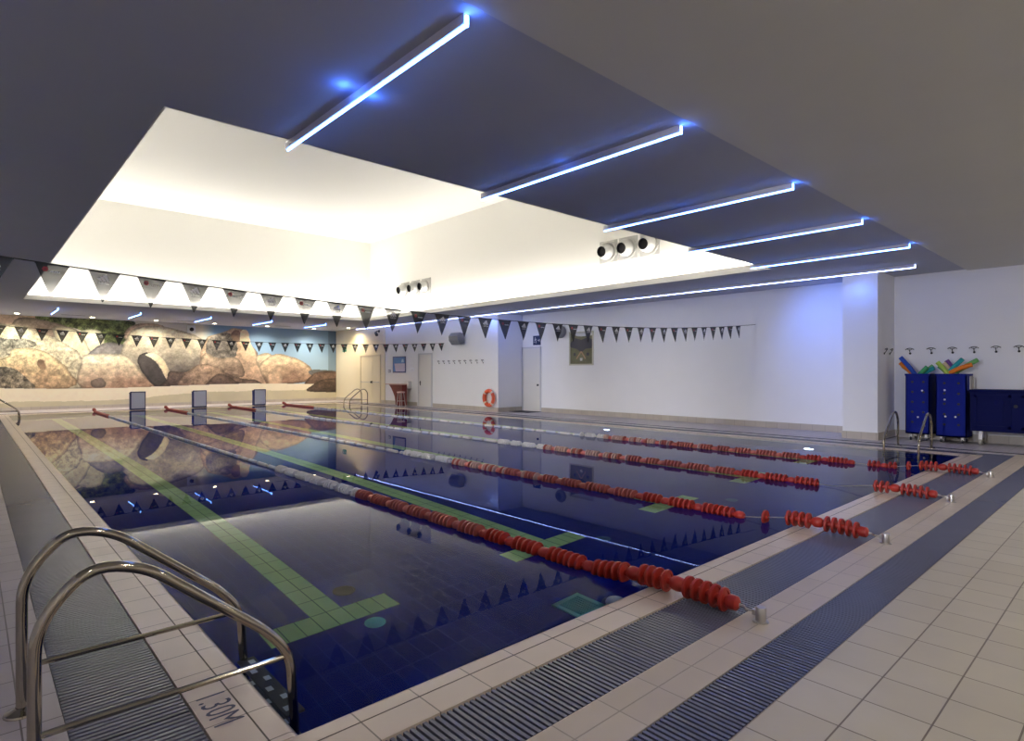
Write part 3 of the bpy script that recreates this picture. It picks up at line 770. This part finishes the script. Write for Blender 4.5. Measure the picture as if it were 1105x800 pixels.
m = MB(); m.box(-.02, 0, -.06, .06, .02, .14); m.tube([(-.01, 0, .08), (-.14, 0, .08), (-.18, 0, .0)], .02, 8); m.build('bracket', M_black, t)
m = MB(); m.tube([(-.12, .12, .0), (-.24, -.18, -.12)], .07, 12); m.build('body', M_black, t)

# small wall boxes by the counter
for nm, lb, y, z, a, b_, c in (('socket', 'small grey switch plate left of the blue notice', 24.72, 1.56, .10, .10, M_grey), ('socket', 'small pale switch plate right of the blue notice', 22.75, 1.62, .16, .10, M_lav)):
    t = thing('switch_plate', lb, 'switch', (XF, y, z)); m = MB(); m.bbox(-.02, -.001, -a, a, -b_ / 1.4, b_ / 1.4, .005); m.build('plate', c, t)
    m = MB(); m.bbox(-.028, -.02, -a * .5, a * .5, -b_ * .4, b_ * .4, .003); m.build('rocker', M_white, t)
t = thing('paper_dispenser', 'white paper dispenser on the wall right of the dark red counter', 'dispenser', (XF, 22.95, .92))
m = MB(); m.bbox(-.22, -.001, -.16, .16, -.16, .18, .03, 3); m.build('cover', M_white, t)
m = MB(); m.box(-.20, -.02, -.12, .12, -.185, -.16); m.build('outlet', M_grey, t)

# ring buoy
t = thing('ring_buoy', 'orange ring buoy hanging low on the pilaster by the pool', 'ring buoy', (XF - .06, 17.26, .52))
m = MB(); m.tube([(-.07, .275 * math.cos(a), .275 * math.sin(a)) for a in np.linspace(0, 2 * PI, 41)[:-1]], .075, 12, closed=True); m.build('ring', M_ring, t)
for k in range(4):
    a0 = PI / 4 + k * PI / 2
    m = MB(); m.tube([(-.07, .275 * math.cos(a), .275 * math.sin(a)) for a in np.linspace(a0 - .13, a0 + .13, 6)], .0775, 12, cap=False); m.build('reflective_band', mat('pale_band', (.75, .62, .5), .4), t)
m = MB(); m.tube([(-.07, .365 * math.cos(a), .365 * math.sin(a)) for a in np.linspace(0, 2 * PI, 41)[:-1]], .007, 6, closed=True); m.build('grab_line', M_white, t)

# ------------------------------------------------------------------ counter and stool
t = thing('reception_counter', 'dark red counter with curved end and pale top by the far right wall', 'counter', (14.25, -.78, 0))
poly = [(24.72, .94), (23.62, .94), (23.62, .02), (24.16, .02), (24.17, .20), (24.24, .42), (24.38, .62), (24.54, .80)]
m = MB(); m.prism(poly, 'x', 0, .26); m.build('body', M_wood, t)
m = MB(); m.bbox(-.06, .27, 23.58, 24.95, .94, .985, .01); m.build('worktop', mat('pinkish_worktop', (.62, .42, .38), .35), t)
m = MB(); m.box(.02, .24, 23.66, 24.14, 0, .02); m.build('plinth', M_black, t)
t = thing('stool', 'pale pink topped stool standing in front of the dark red counter', 'stool', (13.9, 22.35, 0))
m = MB(); m.lathe([(0, .66), (.16, .66), (.18, .645), (.18, .615), (.16, .60), (0, .60)], (0, 0, 0), 'z', 20); m.build('seat', mat('pale_pink_seat', (.75, .5, .47), .5), t)
for k in range(4):
    a = PI / 4 + k * PI / 2
    m = MB(); m.tube([(.12 * math.cos(a), .12 * math.sin(a), .60), (.20 * math.cos(a), .20 * math.sin(a), 0)], .014, 8); m.build('leg', M_sat, t)
m = MB(); m.tube([(.165 * math.cos(a), .165 * math.sin(a), .25) for a in np.linspace(0, 2 * PI, 21)[:-1]], .008, 6, closed=True); m.build('foot_ring', M_sat, t)

# ------------------------------------------------------------------ starting blocks
for i, (x, y) in enumerate(((4.97, 27.56), (7.23, 27.56), (9.72, 27.56))):
    t = thing('starting_block', f'white and navy starting block at the far pool edge, {("leftmost", "middle", "rightmost")[i]} of the three', 'starting block', (x, y, 0), 0, 'starting blocks at the far pool edge')
    hw, hz = .265, .73
    m = MB()
    for a in ((-hw, -hw + .035, 0, hz), (hw - .035, hw, 0, hz), (-hw, hw, hz - .035, hz), (-hw, hw, 0, .06)): m.box(a[0], a[1], -.02, .02, a[2], a[3])
    m.build('frame', M_navyp, t, smooth=0)
    m = MB(); m.prism([(-.05, .06), (-.03, .06), (.012, hz - .035), (-.012, hz - .035)], 'x', -hw + .035, hw - .035); m.build('front_panel', M_lav, t, smooth=0)
    m = MB(); m.prism([(.02, hz - .03), (.22, hz - .05), (.22, hz - .09), (.02, hz - .07)], 'x', -hw, hw); m.build('platform', M_dark, t)
    m = MB()
    for s in (-1, 1): m.box(s * (hw - .03) - .025, s * (hw - .03) + .025, .17, .21, 0, hz - .07)
    m.build('rear_support', M_navyp, t)

# ------------------------------------------------------------------ blue bins with noodles, blue cart
def bin_(label, x0, x1, y0, y1, zb, zt, bolts):
    t = thing('storage_bin', label, 'storage bin', ((x0 + x1) / 2, (y0 + y1) / 2, 0), 0, 'tall blue storage bins')
    hx, hy = (x1 - x0) / 2, (y1 - y0) / 2; th = .02
    m = MB()
    m.box(-hx, -hx + th, -hy, hy, zb, zt); m.box(hx - th, hx, -hy, hy, zb, zt); m.box(-hx, hx, -hy, -hy + th, zb, zt); m.box(-hx, hx, hy - th, hy, zb, zt); m.box(-hx, hx, -hy, hy, zb, zb + .03)
    for a in ((-hx - .012, -hx + .02, -hy - .012, hy + .012), (hx - .02, hx + .012, -hy - .012, hy + .012), (-hx, hx, -hy - .012, -hy + .02), (-hx, hx, hy - .02, hy + .012)): m.box(*a, zt - .04, zt)
    m.build('body', M_blue, t, smooth=0)
    m = MB()
    for yy in (-.5, .42):
        for k in range(5): m.lathe([(0, -.003), (.024, -.003), (.026, 0)], (-hx - .001, yy * hy, zb + .26 + k * .22), 'x', 12)
    m.build('drain_hole', M_black, t); 
    m = MB()
    for (yy, zz) in bolts: m.lathe([(0, -.010), (.016, -.010), (.02, 0)], (-hx - .002, yy * hy, zz), 'x', 12)
    m.build('bolt', M_white, t)
    for sx in (-1, 1):
        for sy in (-1, 1):
            c = MB(); c.box(sx * (hx - .09) - .02, sx * (hx - .09) + .02, sy * (hy - .08) - .025, sy * (hy - .08) + .025, .06, zb); cw = c.build('castor', M_sat, t)
            c = MB(); c.lathe([(0, -.014), (.038, -.014), (.042, 0), (.038, .014), (0, .014)], (sx * (hx - .09), sy * (hy - .08), .042), 'y', 16); c.build('wheel', M_dark, cw)
    return t
bin_('tall blue perforated bin on castors, the left one beside the pier', 15.32, 15.88, 3.345, 3.79, .15, 1.47, ((-.05, .52), (-.55, .34), (-.4, 1.1)))
b2 = bin_('tall blue perforated bin on castors, the right one beside the blue cart', 15.32, 15.88, 2.70, 3.235, .13, 1.47, ((.4, 1.12), (.4, .92), (.35, .56), (-.3, .56)))
m = MB(); m.tube([(.12, -.275, 1.42), (.12, -.315, 1.40), (.12, -.315, 1.16), (.12, -.275, 1.14)], .012, 8); m.box(.02, .22, -.274, -.269, 1.12, 1.42); m.build('handle', M_sat, b2)
# swimming noodles: base point in a bin, tip, colour
cols = {'blue': (.02, .08, .45), 'orange': (.80, .22, .02), 'red': (.62, .03, .03), 'yellow': (.80, .55, .05), 'green': (.06, .36, .14), 'teal': (.02, .36, .38), 'lime': (.38, .55, .10), 'purple': (.16, .06, .28), 'beige': (.72, .55, .38), 'light green': (.18, .48, .16)}
MN = {k: mat('foam_' + k.replace(' ', '_'), v, .8, bump=.2, scale=60) for k, v in cols.items()}
N = [('blue', 'left', (15.46, 3.50, 1.22), (15.36, 3.90, 1.84), 'steepest at the pier end'), ('orange', 'left', (15.56, 3.52, 1.20), (15.46, 3.93, 1.72), 'leaning towards the pier'), ('yellow', 'left', (15.66, 3.52, 1.20), (15.56, 3.91, 1.66), 'leaning towards the pier'), ('red', 'left', (15.76, 3.52, 1.20), (15.66, 3.92, 1.64), 'leaning towards the pier'),
     ('green', 'left', (15.40, 3.70, 1.20), (15.40, 3.40, 1.62), 'over the front rim'), ('teal', 'left', (15.50, 3.72, 1.25), (15.50, 3.30, 1.60), 'lying low'), ('light green', 'left', (15.62, 3.72, 1.25), (15.62, 3.34, 1.64), 'lying low'),
     ('lime', 'right', (15.40, 2.88, 1.20), (15.40, 3.22, 1.72), 'leaning towards the other bin'), ('purple', 'right', (15.62, 2.80, 1.20), (15.62, 3.10, 1.76), 'standing up'), ('beige', 'right', (15.51, 2.82, 1.20), (15.51, 3.13, 1.70), 'standing up'), ('green', 'right', (15.74, 2.90, 1.20), (15.74, 3.26, 1.64), 'leaning towards the other bin'),
     ('teal', 'right', (15.46, 3.16, 1.30), (15.42, 2.78, 1.78), 'leaning towards the cart'), ('orange', 'right', (15.42, 3.10, 1.42), (15.38, 2.62, 1.66), 'leaning towards the cart'), ('light green', 'right', (15.58, 3.16, 1.30), (15.48, 2.54, 1.76), 'leaning towards the cart'), ('yellow', 'right', (15.68, 3.10, 1.36), (15.60, 2.68, 1.66), 'leaning towards the cart')]
for i, (c, wh, a, b_, how) in enumerate(N):
    A, B = Vector(a), Vector(b_)
    pts = [A.lerp(B, k / 6) + Vector((0, 0, .03 * math.sin(k / 6 * PI))) for k in range(7)]
    m = MB(); m.tube(pts, .046, 14); m.tube([pts[-1] - (pts[-1] - pts[-2]) * .02, pts[-1] + (pts[-1] - pts[-2]) * .01], .018, 10)
    o = m.build('pool_noodle', MN[c]); tag(o, f'{c} foam pool noodle in the {wh} blue bin, {how}', 'pool noodle', 'pool noodles in the blue bins')
# cart
t = thing('storage_cart', 'long low dark blue storage cart on castors along the right wall', 'cart', (15.60, 0, 0))
y0c, y1c = .55, 2.64
m = MB(); m.box(-.28, .30, y0c, y1c, .29, 1.12)
m.mat(0); m.build('body', M_blue2, t, smooth=0)
m = MB(); m.bbox(-.31, .32, y0c - .02, y1c + .02, 1.10, 1.145, .008); m.build('lid', M_blue2, t)
for a, b_ in ((1.98, 2.58), (1.22, 1.82), (.62, 1.14)):
    m = MB()
    for q in ((a, a + .05, .36, 1.04), (b_ - .05, b_, .36, 1.04), (a, b_, .36, .41), (a, b_, .99, 1.04)): m.box(-.305, -.28, q[0], q[1], q[2], q[3])
    m.box(-.29, -.28, a + .12, b_ - .12, .46, .94)
    m.build('side_panel', M_blue2, t, smooth=0)
m = MB(); m.box(-.292, -.282, 1.66, 1.79, .60, .98); m.build('label_plate', mat('pale_plate', (.5, .55, .6), .4), t)
m = MB(); m.lathe([(0, -.012), (.03, -.012), (.034, 0)], (-.281, 1.91, .82), 'x', 12); m.build('lock', M_black, t)
for k, (x, y) in enumerate(((-.2, 2.48), (.2, 2.48), (-.2, .7), (.2, .7))):
    c = MB(); c.box(x - .02, x + .02, y - .03, y + .03, .10, .29); cw = c.build('castor', M_sat, t)
    c = MB(); c.lathe([(0, -.022), (.055, -.022), (.062, 0), (.055, .022), (0, .022)], (x, y, .062), 'y', 18); c.build('wheel', mat('pale_wheel', (.45, .43, .38), .5), cw)

# ------------------------------------------------------------------ beach mural
def mural():
    U0, U1, V0, V1 = -75.0, 364.5, 339.0, 442.0
    nu, nv = 880, 208
    F, yaw = 639.0, math.radians(42.5)
    us = np.linspace(U0, U1, nu); vs_ = np.linspace(V0, V1, nv)
    U, V = np.meshgrid(us, vs_)
    rng = np.random.default_rng(3)
    def vnoise(x, y, seed):
        r = np.random.default_rng(seed).random((256, 256))
        xi = np.floor(x).astype(int); yi = np.floor(y).astype(int); fx = x - xi; fy = y - yi
        fx = fx * fx * (3 - 2 * fx); fy = fy * fy * (3 - 2 * fy)
        g = lambda a, b: r[a % 256, b % 256]
        return (g(xi, yi) * (1 - fx) + g(xi + 1, yi) * fx) * (1 - fy) + (g(xi, yi + 1) * (1 - fx) + g(xi + 1, yi + 1) * fx) * fy
    def fbm(x, y, s, o=5):
        t_ = 0; a = .5
        for i in range(o): t_ = t_ + a * vnoise(x * s, y * s, 11 + i); s *= 2.1; a *= .55
        return t_
    nz1 = fbm(U + 500, V, .06); nz2 = fbm(U + 900, V * 1.4, .22, 4); nz3 = vnoise(U * 1.6 + 99, V * 1.6, 77)
    C = np.zeros((nv, nu, 3))
    # background: pale haze on the left, blue sky on the right
    k = np.clip((U - 218) / 14, 0, 1)[..., None]
    haze = np.array([205, 196, 172.]); 
    blue = np.array([92, 138, 176.]) + (np.array([140, 182, 212.]) - np.array([92, 138, 176.])) * np.clip((V - 350) / 50, 0, 1)[..., None]
    C[:] = haze * (1 - k) + blue * k
    C[U > 354] *= .80
    def inside(poly, jit):
        x = U + (nz2 - .5) * jit * 2; y = V + (nz1 - .5) * jit * 2
        ins = np.zeros(U.shape, bool); d = np.full(U.shape, 1e9); n = len(poly)
        for i in range(n):
            x1, y1 = poly[i]; x2, y2 = poly[(i + 1) % n]
            if y1 != y2:
                c = ((y1 > y) != (y2 > y)) & (x < (x2 - x1) * (y - y1) / (y2 - y1) + x1); ins ^= c
            L2 = (x2 - x1) ** 2 + (y2 - y1) ** 2
            t_ = np.clip(((x - x1) * (x2 - x1) + (y - y1) * (y2 - y1)) / L2, 0, 1)
            d = np.minimum(d, np.hypot(x - x1 - t_ * (x2 - x1), y - y1 - t_ * (y2 - y1)))
        return ins, d
    def round_poly(p, it=2):
        q = []; n = len(p)
        for i in range(n):
            a, b, c, d = (np.array(p[(i + k) % n], float) for k in (-1, 0, 1, 2))
            for t_ in (0, .25, .5, .75):
                q.append(tuple(.5 * (2 * b + (c - a) * t_ + (2 * a - 5 * b + 4 * c - d) * t_ ** 2 + (3 * b - a - 3 * c + d) * t_ ** 3)))
        return q
    def rock(poly, light, darkc, ang=90, contrast=.35, jit=1.0, rim=.66, bias=0.0, grain=1.0, rnd=2):
        """light -> darkc along direction ang (90 = downwards)"""
        ins, d = inside(round_poly(poly, rnd), jit)
        xs = [p[0] for p in poly]; ys = [p[1] for p in poly]
        ca, sa = math.cos(math.radians(ang)), math.sin(math.radians(ang))
        pr = [p[0] * ca + p[1] * sa for p in poly]
        t_ = ((U * ca + V * sa) - min(pr)) / (max(pr) - min(pr))
        t_ = np.clip(t_ + bias + (nz1 - .55) * .6, 0, 1); t_ = t_ * t_ * (3 - 2 * t_)
        col = np.array(light, float) * (1 - t_[..., None]) + np.array(darkc, float) * t_[..., None]
        g = 1.06 + ((nz2 - .5) * 1.1 * contrast + (nz3 - .5) * .5 * contrast) * grain
        e = rim + (1 - rim) * np.clip(d / 3.0, 0, 1)
        col = col * (g * e)[..., None]
        C[ins] = col[ins]
    # vegetation and rocks at the back
    rock([(-80, 335), (40, 335), (40, 352), (-80, 354)], (205, 172, 128), (190, 160, 120))
    rock([(14, 350), (24, 344), (50, 346), (84, 357), (84, 364), (14, 362)], (150, 132, 104), (176, 148, 112), contrast=.5)
    rock([(38, 344), (60, 338), (140, 345), (139, 360), (128, 378), (112, 382), (98, 362), (70, 352)], (104, 116, 48), (62, 74, 30), contrast=1.5, rim=1)
    rock([(86, 358), (108, 358), (112, 376), (94, 386), (80, 372)], (212, 206, 160), (186, 176, 136), contrast=.35)
    rock([(134, 366), (142, 352), (162, 349), (178, 353), (182, 368), (160, 376)], (206, 172, 130), (170, 140, 110), ang=80, contrast=.6)
    rock([(56, 356), (82, 357), (100, 386), (80, 392)], (222, 210, 160), (200, 186, 140), contrast=.4)
    # left masses
    rock([(-85, 352), (16, 352), (34, 356), (52, 362), (76, 374), (88, 386), (90, 418), (-85, 419)], (226, 212, 160), (150, 136, 108), ang=95, contrast=.75)
    rock([(-85, 362), (-20, 362), (12, 366), (26, 366), (40, 372), (20, 380), (-10, 386), (-85, 392)], (112, 112, 96), (150, 140, 110), contrast=1.5, rim=1)
    rock([(-85, 388), (0, 386), (16, 376), (46, 378), (64, 389), (74, 399), (71, 418), (-85, 419)], (228, 205, 140), (172, 134, 88), ang=90, contrast=.75)
    rock([(-85, 398), (-10, 394), (14, 397), (28, 406), (38, 416), (20, 418.5), (-85, 419)], (96, 90, 74), (120, 106, 82), contrast=1.5, rim=1)
    rock([(40, 390), (45, 388), (50, 395), (47, 399), (42, 396)], (120, 92, 64), (150, 116, 78), rim=1, jit=1.6)
    # grey shaded rock and the long cream boulder
    rock([(92, 386), (110, 371), (134, 372), (160, 380), (200, 388), (198, 408), (150, 412), (96, 396)], (128, 122, 116), (92, 86, 82), ang=60, contrast=.45)
    rock([(128, 398), (136, 366), (148, 354), (172, 352), (212, 362), (222, 374), (220, 388), (212, 399), (186, 404), (150, 404)], (218, 202, 158), (104, 94, 84), ang=86, contrast=.45, bias=-.08)
    rock([(88.5, 388), (96, 382), (128, 382), (142, 388), (158, 407), (168, 418), (89, 418)], (232, 218, 172), (160, 118, 86), ang=84, contrast=.5)
    rock([(100, 417), (98, 411), (108, 407), (114, 412), (112, 417)], (150, 126, 104), (110, 90, 76), rim=.8)
    rock([(148, 389), (153, 382), (163, 381), (174, 388), (182, 400), (180, 412), (174, 418), (166, 416), (154, 402)], (78, 70, 66), (62, 56, 54), contrast=.35)
    rock([(157, 383), (166, 381), (176, 388), (182.5, 400), (180, 409), (174, 398), (164, 387)], (238, 222, 170), (206, 180, 130), ang=40, contrast=.3, rim=.95)
    rock([(180, 409), (182, 401), (196, 402), (204, 404), (202, 418), (172, 418)], (112, 88, 74), (70, 54, 48), contrast=.7)
    # tall rock
    rock([(216, 392), (222, 366), (232, 361), (244, 357), (252, 354), (266, 357), (270, 370), (277, 380), (281, 394), (291, 417), (258, 418), (236, 404)], (206, 172, 124), (172, 132, 98), ang=100, contrast=.55)
    rock([(222, 380), (224, 367), (234, 361), (244, 358), (254, 366), (256, 380), (250, 387), (232, 386)], (122, 112, 96), (100, 92, 80), contrast=1.1, rim=1)
    rock([(249, 360), (255, 355.5), (260, 360), (258, 368), (252, 368)], (138, 104, 78), (160, 124, 92), rim=.9)
    rock([(260, 357), (267, 357), (270, 369), (275, 380), (276, 392), (262, 388), (259, 372)], (232, 204, 150), (206, 168, 120), contrast=.3, rim=1)
    rock([(216, 394), (222, 381), (234, 387), (254, 386), (262, 396), (262, 408), (238, 405)], (186, 158, 118), (132, 104, 80), contrast=.7)
    rock([(196, 407), (204, 400), (216, 393), (234, 396), (247, 405), (264, 410), (276, 411), (278, 419), (198, 419)], (176, 140, 104), (96, 72, 58), ang=84, contrast=.8)
    rock([(225, 412), (236, 404), (250, 409), (260, 418), (222, 419)], (120, 92, 72), (76, 56, 46), contrast=.8)
    # right boulder
    rock([(276, 390), (279, 383), (292, 382), (294, 392), (282, 398)], (224, 196, 146), (190, 160, 116), contrast=.4)
    rock([(280, 396), (288, 387), (298, 382), (310, 384), (326, 390), (336, 399), (338, 408), (326, 415), (296, 417), (288, 416)], (228, 196, 142), (142, 104, 76), ang=92, contrast=.5)
    rock([(290, 404), (302, 403), (304, 417), (291, 417)], (206, 168, 122), (180, 142, 104), contrast=.4, rim=.85)
    rock([(333, 402), (345, 400), (370, 403), (370, 410), (340, 408)], (86, 92, 92), (100, 92, 80), rim=1)
    rock([(328, 417), (334, 409), (342, 403), (356, 402), (372, 404), (372, 420), (334, 419)], (120, 88, 66), (82, 60, 46), contrast=.7)
    # sand
    top = 416.5 + 1.5 * np.sin(U / 60.) + np.where(U > 270, (U - 270) * .012, 0)
    s = V > top
    sc = np.array([236, 220, 184.]) * (1 - .05 * nz2[..., None]); C[s] = sc[s]
    wet = V > 431 - 8.0 * np.clip((U - 120) / 110, 0, 1) + (nz1 - .5) * 3
    wc = np.array([206, 194, 152.]) * (1 - .10 * nz1[..., None]); C[wet & s] = wc[wet & s]
    rock([(332, 424.5), (342, 415), (352, 411), (374, 411), (374, 425)], (92, 70, 52), (66, 50, 40), contrast=.8)
    C = np.clip(C, 2, 250) / 255.
    lin = np.where(C <= .04045, C / 12.92, ((C + .055) / 1.055) ** 2.4)
    gr = lin.mean(-1, keepdims=True); lin = np.clip((gr + (lin - gr) * .70) * 1.18, 0, .88)
    # place every column where it belongs on the wall
    dx_ = (us - 552.5) / F
    rx_ = math.sin(yaw) + math.cos(yaw) * dx_; ry_ = math.cos(yaw) - math.sin(yaw) * dx_
    tt = (YM - .012) / ry_
    X = np.tile(tt * rx_, (nv, 1))
    vt, vb = 341.0 + (355.8 - 341.0) * us / 363., 436.5 + (432.5 - 436.5) * us / 363.
    fr = (V - vt[None]) / (vb - vt)[None]
    Z = (ZC - .002) * (1 - fr) + .13 * fr
    Z = np.clip(Z, .13, ZC - .002)
    keep = (X >= XL + .01)
    me = bpy.data.meshes.new('beach_mural')
    verts = np.stack([np.clip(X, XL + .005, XF - .055), np.full(X.shape, YM - .012), Z], -1).reshape(-1, 3)
    idx = np.arange(nu * nv).reshape(nv, nu)
    q = np.stack([idx[1:, :-1], idx[1:, 1:], idx[:-1, 1:], idx[:-1, :-1]], -1).reshape(-1, 4)
    vq = verts[q]
    area = np.linalg.norm(np.cross(vq[:, 2] - vq[:, 0], vq[:, 3] - vq[:, 1]), axis=1)
    q = q[area > 1e-6]
    me.from_pydata(verts.tolist(), [], q.tolist())
    ca = me.color_attributes.new('print', 'FLOAT_COLOR', 'POINT')
    ca.data.foreach_set('color', np.concatenate([lin.reshape(-1, 3), np.ones((nu * nv, 1))], 1).astype(np.float32).ravel())
    m_, nt, b = nodes('printed_mural')
    at = nt.nodes.new('ShaderNodeAttribute'); at.attribute_name = 'print'
    nt.links.new(at.outputs['Color'], b.inputs['Base Color']); b.inputs['Roughness'].default_value = .6
    me.materials.append(m_)
    me.validate(); me.update()
    o = bpy.data.objects.new('beach_mural', me); COL.objects.link(o)
    tag(o, 'wide printed beach mural of granite boulders and sand on the far wall', 'mural')
mural()

# ------------------------------------------------------------------ camera and render settings
cam = bpy.data.cameras.new('camera'); cam.sensor_width = 36; cam.lens = 36 * 639 / 1105.
cam.shift_y = 2 / 1105.; cam.clip_start = .02
co = bpy.data.objects.new('camera', cam); COL.objects.link(co)
co.location = (0, 0, 1.5); co.rotation_euler = (PI / 2, 0, -math.radians(42.5))
scn.camera = co
wd = bpy.data.worlds.new('world'); scn.world = wd; wd.use_nodes = True
wd.node_tree.nodes['Background'].inputs[0].default_value = (.02, .022, .03, 1); wd.node_tree.nodes['Background'].inputs[1].default_value = 0.3
vs = scn.view_settings; vs.view_transform = 'Standard'; vs.look = 'None'; vs.gamma = 1; vs.use_curve_mapping = False; vs.exposure = 0.5
c = scn.cycles
c.use_denoising = True; c.max_bounces = 12; c.diffuse_bounces = 6; c.glossy_bounces = 5; c.transmission_bounces = 8
c.sample_clamp_indirect = 8; c.caustics_refractive = True; c.caustics_reflective = True; c.blur_glossy = .5
